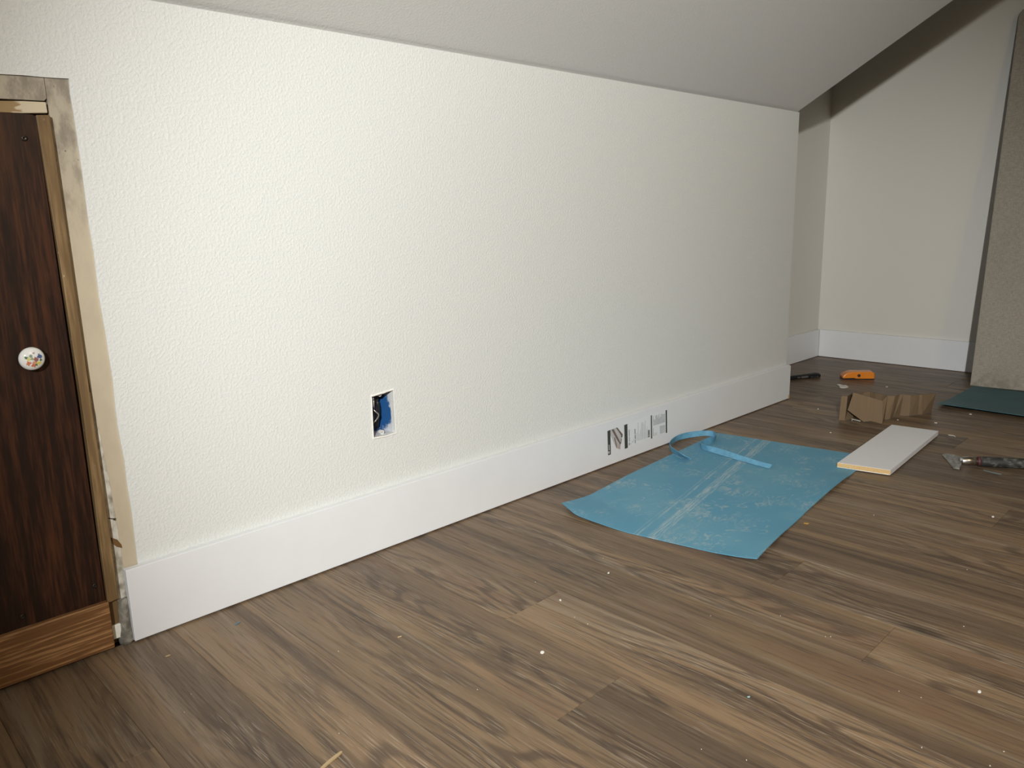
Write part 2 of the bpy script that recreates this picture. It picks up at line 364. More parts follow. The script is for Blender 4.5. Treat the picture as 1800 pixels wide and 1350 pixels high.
ob('jamb', *box(-0.62, 0.04, 0.0125, 0.05, 0.0, 0.93), plain('old_dark_timber', (0.075, 0.045, 0.022), 0.7, var=0.35), door)
strip('plaster_strip', [(78, 130), (84, 173), (86, 202), (93, 255), (99, 295), (114, 398), (125, 468), (135, 536), (147, 607), (160, 690), (173, 744), (184, 800), (193, 844), (203, 900), (219, 1003)],
      [(126, 130), (132, 160), (136, 190), (142, 231), (152, 300), (166, 398), (173, 445), (183, 521), (195, 589), (208, 672), (212, 717), (217, 755), (228, 811), (233, 855), (240, 895), (252, 1003)], 0.0030, 0.012, PLASTER, door, label='bare beige strip where casing was removed')
strip('glue_strip', [(158, 690), (171, 778), (179, 833), (189, 909), (193, 931), (202, 1000), (209, 1060)], [(164, 690), (176, 744), (188, 800), (198, 844), (208, 900), (224, 1000), (234, 1060)], 0.0042, 0.0125, GLUE, door, label='scraped glue and paint residue')
# crumbling mortar lump at the foot of the frame
n = 9; rs = []
for k in range(9):
    t = k / 8; a = wl(209 + 4 * t, 1055 + 82 * t, 0); b = wl(225 + 11 * t, 1050 + 82 * t, 0); zc = max(0.001, a.z)
    wv = (b.x - a.x); cx = (a.x + b.x) / 2
    rs.append([(cx + (0.5 * wv + 0.002 * random.random()) * math.cos(q * 6.2832 / n), 0.006 + (0.012 + 0.004 * random.random() + 0.004 * t) * math.sin(q * 6.2832 / n), zc) for q in range(n)])
ob('mortar_lump', *rings(rs), MORTAR, door, smooth=True, label='grey crumbling mortar')
a, b = wl(199, 1098, 0.004), wl(212, 1118, 0.004)
ob('white_block', *box(a.x - 0.004, b.x + 0.003, -0.001, 0.012, b.z, a.z), WHITE, door, bevel=0.0015)
a, b = wl(189, 1052, 0.006), wl(211, 1096, 0.006)
ob('sill_block', *box(a.x - 0.004, b.x, 0.003, 0.0124, b.z, a.z), PINE, door)
ob('brown_smear', *prism([wl(x, y, 0.0036) for x, y in ((194.5, 945), (205, 948), (213, 957), (214.5, 963), (205, 961), (198, 956))], (0, -0.0012, 0)), plain('brown_glue', (0.16, 0.085, 0.03), 0.4), door)
ob('nail', *tube([wl(190, 911, 0.0036), wl(198, 912, 0.001), wl(202, 913, -0.0008)], [0.0008, 0.0009, 0.0022], 8), plain('rusty_nail', (0.07, 0.035, 0.02), 0.5, 0.5), door, smooth=True)
ob('trim_1', *box(-0.62, -0.0315, -0.0140, -0.0002, 0.006, 0.0885), OAK, bevel=0.002, label='orange oak board below the small plywood door', kind='structure')
for px_, py_ in ((234, 1125), (231, 1133), (229, 1120), (227, 1100), (224, 1082), (222, 1064)):
    p = wl(px_ - 1, py_, -0.001); r = 0.0022
    ob('caulk_crumb', *rings([[(p.x + rr * math.cos(q * 1.05) * random.uniform(.6, 1.2), p.y - 0.003 + dy, max(0.0006, p.z + rr * 1.5 * math.sin(q * 1.05) * random.uniform(.6, 1.3))) for q in range(6)] for rr, dy in ((r * .5, .003), (r, 0), (r * .5, -.002))]), WHITE, door)

# ------------------------------------------------------------------ open outlet box
hx0, hx1, hz0, hz1 = 0.5142, 0.5704, 0.2495, 0.3425
M = Mat('blue_box_overspray', 0.45)
X, Y, Z = M.xyz(M.co)
g1 = M.noise(M.co, 48, 4, 0.6)
edge = M.math('ADD', M.math('MULTIPLY', M.math('ABSOLUTE', M.math('SUBTRACT', Z, 0.045)), 15.0), M.math('MULTIPLY', Y, -14.0))
sp = M.ramp(M.math('ADD', edge, M.math('MULTIPLY', M.math('SUBTRACT', g1, 0.5), 1.3)), 0.05, 0.32)
M.col(M.mix(sp, (0.022, 0.105, 0.30), (0.62, 0.63, 0.66))); BLUEBOX = M.m
outlet = empty('outlet_box', ((hx0 + hx1) / 2, 0.013, hz0), 'open blue electrical box with white paint overspray, recessed in the knee wall', 'electrical box')
o0, o1, p0, p1, dp, th = hx0 - 0.001, hx1 + 0.001, hz0 - 0.001, hz1 + 0.003, 0.062, 0.002
ob('box_shell', *join(box(o0 - th, o0, 0.0125, dp, p0, p1), box(o1, o1 + th, 0.0125, dp, p0, p1), box(o0 - th, o1 + th, 0.0125, dp, p0 - th, p0),
                      box(o0 - th, o1 + th, 0.0125, dp, p1, p1 + th), box(o0 - th, o1 + th, dp, dp + th, p0 - th, p1 + th)), BLUEBOX, outlet)
WIRE = plain('white_cable', (0.66, 0.65, 0.62), 0.4); COPPER = plain('bare_ground_wire', (0.55, 0.50, 0.42), 0.35, 0.6)
BLKSHADE = plain('black_wire_shade', (0.01, 0.01, 0.011), 0.4)  # black tubes put the shade inside the box into colour
for zc in (hz0 + 0.0035, hz1 - 0.006):
    n = 12; cx = 0.545
    ob('screw_ear', *rings([[(cx + r * math.cos(q * 6.2832 / n), y, zc + r * math.sin(q * 6.2832 / n)) for q in range(n)] for r, y in ((.005, .020), (.005, .012), (.0022, .012), (.0018, .018))]), WIRE, outlet)
ob('wire_or_shade_tube', *tube(spline([(0.528, 0.058, 0.336), (0.524, 0.03, 0.325), (0.530, 0.022, 0.300), (0.526, 0.028, 0.275), (0.520, 0.03, 0.262)], 6), 0.0050, 8), BLKSHADE, outlet, smooth=True)
ob('wire_or_shade_tube', *tube(spline([(0.536, 0.058, 0.33), (0.530, 0.034, 0.318), (0.533, 0.018, 0.302), (0.541, 0.016, 0.292), (0.538, 0.022, 0.280), (0.528, 0.026, 0.270), (0.522, 0.028, 0.258)], 6), 0.0012, 8), COPPER, outlet, smooth=True)
ob('wire_or_shade_tube', *tube(spline([(0.549, 0.052, 0.340), (0.531, 0.022, 0.334), (0.528, 0.016, 0.320), (0.538, 0.032, 0.303)], 6), 0.0036, 8), WIRE, outlet, smooth=True)
for dx_ in (0.0, 0.0085, 0.016):  # black bundle added to darken the back wall of the box
    ob('wire_or_shade_tube', *tube(spline([(0.549 + dx_, 0.056, 0.340), (0.546 + dx_ * 0.8, 0.046, 0.315), (0.5485 + dx_ * 0.7, 0.044, 0.295), (0.545 + dx_ * 0.8, 0.047, 0.272), (0.543 + dx_, 0.054, 0.255)], 6), 0.0056, 8), BLKSHADE, outlet, smooth=True)
ob('wire_or_shade_tube', *tube(spline([(0.545, 0.06, 0.335), (0.536, 0.04, 0.320), (0.538, 0.036, 0.295), (0.531, 0.044, 0.27)], 6), 0.0048, 8), BLKSHADE, outlet, smooth=True)  # another black tube painting shade behind the cables
# torn paint edge round the hole, part of the wall
n = len(outlet_hole); ctr = Vector((0.5423, 0, 0.296)); ringsO = []
loop = [Vector((x, 0, z)) for x, z in outlet_hole]; loop = [loop[i].lerp(loop[(i + 1) % n], t / 5) for i in range(n) for t in range(5)]
for sc_, y in ((1.0, 0.001), (0.985, -0.0014), (1.03, -0.0020), (1.07, -0.0002)):
    ringsO.append([ctr + (p - ctr) * (sc_ + random.uniform(-0.008, 0.012)) + Vector((0, y, 0)) for p in loop])
ob('torn_paint_edge', *rings(ringsO, False), WHITE, wall_back)

# ------------------------------------------------------------------ product label printed on the baseboard
YL = -BT - 0.0002
q5 = lambda x, y: wl(1100 + x / 16.875, 710 + y / 16.875, YL - 0.0002)
q4 = lambda x, y: wl(1060 + x / 20.76, 740 + y / 20.76, YL - 0.0002)
def flat(pts, t=0.00012): return prism(pts, (0, -t, 0))
INKD = plain('dark_print', (0.055, 0.055, 0.045), 0.5, var=0.1, bump=0); INKG = plain('grey_print', (0.40, 0.42, 0.43), 0.5, var=0.1, bump=0)
INKB = plain('brown_print', (0.17, 0.125, 0.10), 0.5, var=0.2, bump=0); INKT = plain('tan_print', (0.42, 0.31, 0.235), 0.5, var=0.1, bump=0); INKP = plain('pale_grey_print', (0.52, 0.49, 0.48), 0.5, var=0.05, bump=0)
INKM = plain('mid_print', (0.20, 0.21, 0.215), 0.5, var=0.2, bump=0)
lab = ob('product_label', *prism([wl(x, y, YL + 0.00015) for x, y in ((1101.5, 745), (1172.5, 716.5), (1173.5, 759), (1102, 786))], (0, -0.0002, 0)), plain('label_film', (0.80, 0.81, 0.825), 0.3, var=0.01, bump=0), bb, label='printed product label')
def ink(name, polys, mat): return ob(name, *join(*[flat(p) for p in polys]), mat, lab)
ink('dark_bar', [[q4(160, 370), q4(268, 325), q4(285, 1215), q4(185, 1255)]], INKD)
ink('dark_bar', [[q4(772, 150), q4(888, 105), q4(905, 975), q4(795, 1020)]], INKD)
ink('dark_bar', [[q5(742, 345), q5(775, 332), q5(785, 1020), q5(748, 1035)]], INKD)
ink('dark_bar', [[q5(1182, 190), q5(1222, 178), q5(1228, 850), q5(1188, 865)]], INKD)
up = Vector((0, -0.0002, 0))
hi = lambda P, k=1: [p + up * k for p in P]
ink('moulding_picture', [[q4(270, 325), q4(520, 235), q4(720, 490), q4(640, 720), q4(620, 1035), q4(480, 985), q4(270, 500)]], INKP)
ink('moulding_edge', [hi([q4(475, 255), q4(520, 235), q4(720, 490), q4(700, 600), q4(655, 600), q4(655, 520)]), hi([q4(655, 640), q4(685, 640), q4(655, 830), q4(632, 830)])], INKB)
ink('moulding_profile', [hi([q4(310, 315), q4(390, 300), q4(560, 640), q4(640, 800), q4(630, 880), q4(560, 760), q4(420, 530)]), hi([q4(400, 600), q4(430, 600), q4(520, 950), q4(490, 985)])], INKB)
ink('moulding_end', [hi([q4(490, 780), q4(530, 1005), q4(500, 985)], 1.5), hi([q4(540, 800), q4(585, 1025), q4(555, 1010)], 1.5), hi([q4(590, 840), q4(632, 860), q4(620, 1035), q4(595, 1020)], 1.5)], INKT)
ink('white_lettering', [hi([q4(190, 1120), q4(205, 1100), q4(212, 1195), q4(198, 1200)]), hi([q4(222, 1095), q4(242, 1110), q4(245, 1135), q4(225, 1140)]), hi([q4(225, 1160), q4(245, 1150), q4(245, 1180), q4(228, 1190)]), hi([q4(212, 870), q4(226, 865), q4(236, 1060), q4(218, 1065)])], WHITE)
L5 = lambda x, y0, y1, wd: [q5(x, y0), q5(x + wd, y0 - wd * 0.35), q5(x + wd + 4, y1 - wd * 0.35), q5(x + 4, y1)]
ink('headline_text', [L5(88, 770, 960, 20), L5(96, 975, 1120, 18), L5(92, 1150, 1235, 24), L5(260, 745, 900, 22), L5(266, 920, 1040, 24), L5(270, 1060, 1170, 20)], INKM)
body = [(360, 550, 1090, 10), (330, 850, 1080, 8), (300, 870, 1110, 8), (395, 890, 1080, 8), (425, 765, 1070, 9), (462, 550, 1075, 13), (490, 560, 1060, 8), (515, 550, 1050, 9), (545, 600, 1040, 8), (568, 500, 1030, 12), (610, 750, 1010, 9), (630, 670, 1005, 8), (150, 1160, 1210, 10), (190, 1100, 1160, 10), (228, 1040, 1150, 10)]
ink('body_text', [L5(x, a + k * 26, min(b, a + k * 26 + 20), wd) for x, a, b, wd in body for k in range(int((b - a) / 26) + 1) if a + k * 26 < b - 6], INKG)
tx = [(x, 640 - (x - 810) * 0.32 - random.choice((150, 190, 240, 265, 280)), 650 - (x - 810) * 0.32, 11) for x in range(808, 1165, 17)] + [(x, 650 + (1150 - x) * 0.2 - 20, 890 - (x - 1010) * 0.3, 10) for x in range(1012, 1165, 16)] + [(812, 720, 960, 14), (840, 860, 950, 8), (875, 860, 940, 10), (905, 840, 925, 12)]
ink('side_text', [L5(x, a + k * 24, min(b, a + k * 24 + 19), wd) for x, a, b, wd in tx for k in range(int((b - a) / 24) + 1) if a + k * 24 < b - 6], INKG)
bars, y = [], 770
while y < 985:
    hgt = random.choice((6, 9, 14)); bars.append([q5(656, y + 12), q5(712, y - 6), q5(713, y + hgt - 6), q5(657, y + hgt + 12)]); y += hgt + random.choice((4, 6))
ink('barcode', bars, INKD)

# ------------------------------------------------------------------ blue sheet, curled strip, dark mat
M = Mat('scuffed_blue_sheet', 0.55, 0.3)
p0, p1 = fl(1137, 943), fl(1337, 777); ang = math.atan2(p1.y - p0.y, p1.x - p0.x)
lo = M.n('VectorRotate', props={'rotation_type': 'Z_AXIS'}, Vector=M.n('VectorMath', 0, {'operation': 'SUBTRACT'}, i0=M.co, i1=tuple(p0 - Vector((1.35, -0.35, 0)))), Angle=-ang)
U, V, _ = M.xyz(lo)
wob = M.math('MULTIPLY', M.math('SUBTRACT', M.noise(lo, 5, 2), 0.5), 0.008); Vw = M.math('ADD', V, wob)
dry = M.ramp(M.noise(M.vec(lo, (16, 330, 1)), 1, 4, 0.7), 0.40, 0.66)
line = None
for off, wd, k in ((-0.012, 0.012, 0.70), (-0.025, 0.004, 0.5), (0.020, 0.0035, 0.55), (0.029, 0.002, 0.35)):
    a = M.math('MULTIPLY', M.ramp(M.math('ABSOLUTE', M.math('SUBTRACT', Vw, off)), wd * 0.5, wd, 1, 0), k); line = a if line is None else M.math('MAXIMUM', line, a)
line = M.math('MULTIPLY', line, dry)
smear = M.math('MULTIPLY', M.ramp(M.noise(lo, 7.5, 2), 0.50, 0.66), M.ramp(M.noise(M.vec(lo, (25, 60, 1), rot=(0, 0, .6)), 1, 4, 0.7, 1.5), 0.44, 0.66))
tread = M.math('MULTIPLY', M.ramp(M.math('SINE', M.math('MULTIPLY', M.math('ADD', M.noise(lo, 9, 2, 0.5, 1.0), M.math('MULTIPLY', U, 1.2)), 60)), 0.55, 0.95), M.math('MULTIPLY', M.ramp(M.noise(M.vec(lo, loc=(4, 2, 0)), 9, 2), 0.48, 0.60), M.ramp(M.noise(lo, 70, 3), 0.4, 0.62)))
cloud = M.ramp(M.noise(M.vec(lo, loc=(1, 7, 0)), 4, 3), 0.42, 0.75)
bc = M.mix(cloud, (0.105, 0.30, 0.43), (0.14, 0.34, 0.45))
bc = M.mix(M.math('MULTIPLY', smear, 0.60), bc, (0.38, 0.46, 0.47)); bc = M.mix(M.math('MULTIPLY', tread, 0.55), bc, (0.40, 0.48, 0.49)); bc = M.mix(line, bc, (0.55, 0.60, 0.58))
M.col(bc); M.bump(M.noise(M.co, 180, 2), 0.06, 0.0006); BLUE = M.m
BLUESTRIP = plain('clean_blue_sheet', (0.12, 0.32, 0.47), 0.55, var=0.12, scale=60)
TEAL = plain('dark_teal_sheet', (0.035, 0.115, 0.135), 0.55, var=0.12, scale=9)

A = fl(988, 885, 0.018); B = Vector((1.7887, -0.0655, 0)); Cc = Vector((1.850, -0.522, 0)); E = fl(1331, 986, 0.003)
far = [A, (1.2595, -0.1035, 0), (1.494, -0.0858, 0), B]
near = [E] + [fl(*p, 0.006) for p in ((1377, 935), (1420, 894), (1470, 854), (1500, 829))] + [Cc]
left = [A, fl(1012, 909, 0.006), fl(1100, 935, 0.002), fl(1308, 983, 0.002), E]; right = [B, Cc]
NU, NV = 44, 26; verts = []
for j in range(NV + 1):
    v = j / NV
    for i in range(NU + 1):
        u = i / NU
        p = (1 - v) * polyline(far, u) + v * polyline(near, u) + (1 - u) * polyline(left, v) + u * polyline(right, v) - ((1 - u) * (1 - v) * Vector(A) + u * (1 - v) * Vector(B) + (1 - u) * v * Vector(E) + u * v * Vector(Cc))
        wav = 0.0035 * max(0, (v - 0.80) / 0.2) ** 1.5 * (1 + math.sin(u * 11 + 1)) * (1 if u < 0.72 else max(0, (0.80 - u) / 0.08))
        lift = 0.018 * max(0, 1 - math.hypot(u / 0.16, v / 0.42)) ** 1.4
        p.z = 0.0014 + wav + lift
        verts.append(p)
faces = [(j * (NU + 1) + i, j * (NU + 1) + i + 1, (j + 1) * (NU + 1) + i + 1, (j + 1) * (NU + 1) + i) for j in range(NV) for i in range(NU)]
sheet = ob('blue_sheet', verts, faces, BLUE, loc=(1.35, -0.35, 0), smooth=True, solid=0.0018, label='scuffed blue underlay sheet with white crease lines, flat on the floor', cat='sheet')

# narrow offcut standing on edge: (bottom pixel, top pixel)
st = [((1214, 808.5), (1215, 806.5)), ((1203, 804.5), (1200, 799)), ((1191, 799.5), (1188, 791)), ((1180, 793.5), (1179, 784.5)), ((1177.5, 787), (1177.5, 777.5)), ((1182, 779.5), (1183, 770.5)), ((1194, 773.5), (1194, 764)), ((1209, 770), (1210, 759.5)),
      ((1226, 767.3), (1226, 757.5)), ((1240, 766), (1243, 756.7)), ((1253, 767.3), (1254, 758.5)), ((1258.5, 771), (1259, 763)), ((1254, 777), (1254, 769)), ((1243, 781), (1241, 772.5)), ((1234, 784.5), (1232, 776)), ((1232.5, 788), (1233, 780)), ((1241, 791.5), (1243, 783.2)), ((1255, 796.3), (1257, 786.2)), ((1280, 804), (1283, 794.2)), ((1305, 811), (1308, 802.5)), ((1330, 818), (1333, 810.5)), ((1353, 824), (1357.5, 817))]
bot = spline([fl(*a, 0.004) for a, b in st], 4); top = []
for k, (a, b) in enumerate(st):
    base_p = fl(*a, 0.004); hgt = 0.003 if k == 0 else 0.017
    if k >= 17: hgt = 0.016 - 0.0014 * (k - 16)
    top.append(fl(*b, 0.004 + hgt))
top = spline(top, 4)
n = len(bot)
ob('blue_strip', bot + top, [(i, i + 1, n + i + 1, n + i) for i in range(n - 1)], BLUESTRIP, loc=(1.6, -0.15, 0), smooth=True, solid=0.0016, label='narrow curled blue offcut strip on the scuffed sheet', cat='strip')

T1, T2 = fl(1647, 709, 0.013), fl(1800, 731, 0.013); dirn = (T2 - T1).normalized(); T3 = T1 + dirn * 0.62
K1, K3 = Vector((3.0515, -0.463, 0.0012)), Vector((3.0515, T3.y, 0.0012)); NV, NU = 14, 20; verts = []
for j in range(NV + 1):
    for i in range(NU + 1):
        u, v = i / NU, j / NV; a = Vector(T1).lerp(T3, u); b = K1.lerp(K3, u); p = a.lerp(b, v); p.z = 0.0015 + 0.0115 * max(0, 1 - v / 0.4) ** 1.6; verts.append(p)
ob('teal_mat', verts, [(j * (NU + 1) + i, j * (NU + 1) + i + 1, (j + 1) * (NU + 1) + i + 1, (j + 1) * (NU + 1) + i) for j in range(NV) for i in range(NU)], TEAL, loc=(2.9, -0.7, 0), smooth=True, solid=0.0018,
   label='dark teal mat lying at the foot of the leaning grey panel', cat='mat')

# ------------------------------------------------------------------ leaning fabric panel
M = Mat('grey_linen', 0.85, 0.2)
U_ = M.noise(M.vec(M.co, (1, 60, 600)), 1, 3, 0.6); V_ = M.noise(M.vec(M.co, (1, 600, 60)), 1, 3, 0.6)
wv = M.math('ADD', U_, V_); z = M.xyz(M.co)[2]; big = M.noise(M.co, 5, 3)
cl = M.mix(M.ramp(wv, 0.8, 1.2), (0.29, 0.26, 0.215), (0.40, 0.36, 0.305))
cl = M.mix(M.math('MULTIPLY', M.ramp(big, 0.4, 0.7), 0.2), cl, (0.24, 0.215, 0.18))
stain = M.math('MULTIPLY', M.ramp(z, 0.09, 0.0), M.ramp(M.noise(M.co, 30, 4), 0.42, 0.66))
M.col(M.mix(M.math('MULTIPLY', stain, 0.55), cl, (0.17, 0.15, 0.11))); M.bump(wv, 0.15, 0.0008)
bl_ = Vector((3.0545, -0.4480, 0.0005)); upv = (Vector((3.317, -0.4175, 1.4577)) - Vector((3.0542, -0.4471, 0))).normalized(); wdv = Vector((0, -1, 0)); wdv = (wdv - upv * wdv.dot(upv)).normalized(); dep = upv.cross(wdv).normalized()
if dep.x < 0: dep = -dep
HH, WW, r = 1.478, 0.92, 0.035; P = [bl_, bl_ + wdv * WW]
for k in range(7): t = math.radians(90 * k / 6); P.append(bl_ + wdv * (WW - r + r * math.cos(t)) + upv * (HH - r + r * math.sin(t)))
for k in range(7): t = math.radians(90 + 90 * k / 6); P.append(bl_ + wdv * (r + r * math.cos(t)) + upv * (HH - r + r * math.sin(t)))
ob('linen_panel', *prism(P, dep * 0.022), M.m, loc=bl_, bevel=0.003, label='tall grey linen-covered panel leaning against the end wall', cat='panel')

# ------------------------------------------------------------------ things on the floor
# offcut of baseboard resting partly on the blue sheet
q = [Vector((1.6890, -0.4955, 0)), Vector((1.7160, -0.6262, 0)), Vector((2.2040, -0.5935, 0)), Vector((2.1885, -0.4590, 0))]
bo = empty('board_offcut', (1.95, -0.54, 0.003), 'short white board offcut with raw tan end beside the blue sheet', 'board')
ob('board_body', *prism([p + Vector((0, 0, 0.0032)) for p in q], (0, 0, BT)), BASE, bo, bevel=0.0008)
dx = (q[0] - q[3]).normalized() * 0.0006
ob('raw_end', *prism([q[0] + dx * .2 + Vector((0, 0, 0.0052)), q[1] + dx * .2 + Vector((0, 0, 0.0052)), q[1] + dx * .2 + Vector((0, 0, 0.0166)), q[0] + dx * .2 + Vector((0, 0, 0.0166))], dx), MDF, bo, label='raw tan fibreboard end')
ob('chipped_edge', *prism([q[0].lerp(q[1], a) + Vector((0, 0, zz)) + dx * 1.3 for a, zz in ((0.35, 0.0034), (0.6, 0.0034), (0.75, 0.0034), (0.98, 0.0034), (0.96, 0.0058), (0.8, 0.0046), (0.72, 0.0052), (0.6, 0.0044), (0.5, 0.0056), (0.4, 0.0050))], dx * .5), WHITE, bo)

# cardboard
M = Mat('corrugated_cardboard', 0.8, 0.2); g1 = M.noise(M.vec(M.co, (180, 180, 6)), 1, 3); g2 = M.noise(M.co, 25, 3)
M.col(M.mix(M.ramp(g2, 0.3, 0.7), M.mix(g1, (0.155, 0.105, 0.062), (0.225, 0.155, 0.092)), (0.18, 0.125, 0.075))); M.bump(g1, 0.25, 0.001); CARD = M.m
qc = lambda x, y: (1460 + x / 9, 670 + y / 9)
cb = empty('cardboard_piece', (2.32, -0.38, 0), 'crumpled brown cardboard strip standing on edge on the floor', 'cardboard')
def ribbon(name, bs, ts):
    n = len(bs); return ob(name, list(bs) + list(ts), [(i, i + 1, n + i + 1, n + i) for i in range(n - 1)], CARD, cb, solid=0.003)
ZT_ = 0.073
wing = [((815, 650), (815, 305)), ((850, 608), (900, 232)), ((930, 600), (1018, 235)), ((985, 572), (1085, 212)), ((1090, 541), (1150, 210)), ((1240, 548), (1268, 227)), ((1385, 522), (1402, 210)), ((1440, 520), (1450, 213)), ((1585, 482), (1662, 190))]
ribbon('wing', [fl(*qc(*b), 0.0015) for b, t in wing], [fl(*qc(*t), ZT_ - (0.012 if k == 0 else 0)) for k, (b, t) in enumerate(wing)])
b1, b2 = fl(*qc(525, 642), 0.0015), fl(*qc(800, 668), 0.0015); nr = (b2 - b1).cross(Vector((0, 0, 1))).normalized()
if nr.y > 0: nr = -nr
ob('front_flap', *prism([onplane(*qc(x, y), b1, nr) for x, y in ((365, 175), (775, 297), (825, 310), (820, 665), (795, 668), (640, 628), (525, 642), (365, 525), (270, 455))], nr * 0.003), CARD, cb)
c1, c2 = fl(*qc(130, 612), 0.0015), fl(*qc(222, 622), 0.0015); nl = (c2 - c1).cross(Vector((0, 0, 1))).normalized()
ltop = [onplane(*qc(175, 232), c1, nl), onplane(*qc(265, 237), c1, nl)]
ribbon('side_flap', [c1, c2, fl(*qc(345, 590), 0.0015)], ltop + [fl(*qc(345, 190), ZT_)])
back = [(345, 192), (440, 188), (520, 172), (625, 165), (720, 190), (830, 212), (900, 233)]
bt_ = [fl(*qc(*p), ZT_) for p in back]; bb_ = [Vector((p.x, p.y, 0.0015)) for p in bt_]; bb_[0] = fl(*qc(345, 590), 0.0015); bb_[-1] = fl(*qc(850, 606), 0.0015)
ribbon('back_panel', bb_, bt_)
ob('paper_scrap', *prism([fl(*qc(x, y), 0.002) for x, y in ((328, 590), (345, 598), (480, 630), (470, 636), (345, 606), (342, 628), (334, 628))], (0, 0, 0.0012)), WHITE, loc=fl(*qc(400, 610)), label='white paper scrap tucked under the crumpled cardboard', cat='scrap')

# orange plastic tool
oa, ob2 = fl(1480.5, 667), fl(1538, 667.5); ax = (ob2 - oa); LN = ax.length; ax.normalize(); dpv = Vector((0, 0, 1)).cross(ax).normalized()
if dpv.x < 0: dpv = -dpv
ot = empty('orange_tool', oa + ax * LN / 2, 'orange plastic tool with a round hole, on the dormer floor', 'tool')
pr = [(0.0, .006), (.005, .013), (.06, .0215), (.16, .0285), (.27, .0325), (.45, .0335), (.90, .0335), (.965, .030), (.995, .022), (1.0, .008), (.99, .003), (.40, .003), (.37, .006), (.04, .004)]
ORG = plain('orange_plastic', (0.72, 0.23, 0.025), 0.22, var=0.03, bump=0.02)
P0 = [oa + ax * (LN * a) + Vector((0, 0, z)) for a, z in pr]
ob('tool_body', *rings([[p + (oa + ax * LN * .5 + Vector((0, 0, .015)) - p) * 0.06 for p in P0], [p + dpv * .004 for p in P0], [p + dpv * .044 for p in P0], [p + dpv * .048 + (oa + ax * LN * .5 + Vector((0, 0, .015)) - p) * 0.06 for p in P0]]), ORG, ot, bevel=0.002)
ob('black_sole', *prism([oa + ax * (LN * a) + dpv * .003 + Vector((0, 0, z)) for a, z in ((.01, .0005), (.99, .0005), (.985, .004), (.41, .004), (.38, .0068), (.015, .0068))], dpv * .042), BLACK, ot)
hc = oa + ax * LN * .505 + Vector((0, 0, .0172)); n = 18
ob('dark_hole', *prism([hc - dpv * .0012 + ax * (.0066 * math.cos(q * 6.2832 / n)) + Vector((0, 0, .0066 * math.sin(q * 6.2832 / n))) for q in range(n)], dpv * .008), plain('dark_socket', (0.03, 0.008, 0.004), 0.6), ot)

# black utility knife, half hidden by the baseboard corner
ke = fl(1441, 663); ks = fl(1390, 668); kd = (ks - ke).normalized(); ks = ke + kd * 0.185; kp = Vector((0, 0, 1)).cross(kd).normalized()
if kp.y > 0: kp = -kp
kn = empty('utility_knife', ke.lerp(ks, .5), 'black utility knife lying behind the baseboard corner', 'knife')
K = lambda a, s, z: ke + kd * a + kp * s + Vector((0, 0, z))
rs = []
for a, wdt, hgt in ((0, .006, .012), (.004, .011, .018), (.012, .014, .022), (.03, .0150, .0235), (.06, .0135, .0215), (.09, .0125, .0205), (.13, .0115, .019), (.165, .009, .017), (.185, .006, .012)):
    rs.append([K(a, wdt * math.cos(t), .0005 + hgt / 2 + hgt / 2 * math.sin(t)) for t in [k * math.pi / 8 for k in range(16)]])
ob('knife_body', *rings(rs), BLACK, kn, smooth=True)
GREYP = plain('grey_plastic', (0.10, 0.10, 0.105), 0.4)
for a in (.018, .026, .034, .044, .052): ob('grip_rib', *join(prism([K(a, .0145, .006), K(a + .0025, .0145, .006), K(a + .0025, .008, .0215), K(a, .008, .0215)], kd * .001)), GREYP, kn, solid=0.0012)
ob('side_plate', *prism([K(.070, .0138, .0075), K(.105, .0125, .007), K(.105, .0115, .014), K(.072, .0128, .0148)], kp * .0012), GREYP, kn)
ob('blade_button', *prism([K(.110, .0128, .007), K(.124, .0122, .007), K(.124, .0115, .0125), K(.110, .0120, .0125)], kp * .002), CHROME, kn, bevel=0.0006)

# scraper
sc = empty('floor_scraper', fl(1700, 812), 'metal scraper with worn dark handle beside the white board', 'scraper')
qs = lambda x, y, z: fl(1620 + x / 10, 760 + y / 10, z)
ob('scraper_head', *rings([[qs(x, y, z) for x, y, z in ((355, 385, .004), (440, 368, .010), (560, 385, .013), (690, 430, .018), (705, 505, .019), (690, 560, .010), (665, 628, .006), (555, 622, .003), (430, 468, .003))],
                           [qs(x, y, z) - Vector((0, 0, dz)) for x, y, z, dz in ((355, 385, .004, .002), (440, 368, .010, .006), (560, 385, .013, .007), (690, 430, .018, .008), (705, 505, .019, .010), (690, 560, .010, .006), (665, 628, .006, .005), (555, 622, .003, .002), (430, 468, .003, .002))]]), STEEL, sc, bevel=0.0006)
c0 = [qs(x, y, .0145) for x, y in ((670, 495), (720, 497), (800, 500), (980, 508))]
ob('ferrule', *tube(c0, [.0085, .0105, .0120, .0128], 18), CHROME, sc, smooth=True)
hv = (c0[3] - c0[1]).normalized(); hv.z = 0; h0 = qs(980, 508, .0145); h1 = qs(1800, 550, .0145); hv = (h1 - h0).normalized()
ob('red_ring', *tube([h0, h0 + hv * .003, h0 + hv * .006], [.0134, .0138, .0134], 18), plain('dull_red', (0.085, 0.022, 0.022), 0.5), sc, smooth=True)
M = Mat('worn_dark_handle', 0.6); g1 = M.noise(M.vec(M.co, (60, 60, 120)), 1, 4, 0.6); M.col(M.mix(M.ramp(g1, .45, .7), (0.022, 0.022, 0.021), (0.12, 0.12, 0.105))); M.bump(g1, .3, .001)
ob('handle', *tube([h0 + hv * t for t in (.006, .015, .05, .10, .16, .24, .30, .305)], [.0136, .0140, .0142, .0140, .0138, .0145, .0135, .004], 18), M.m, sc, smooth=True)

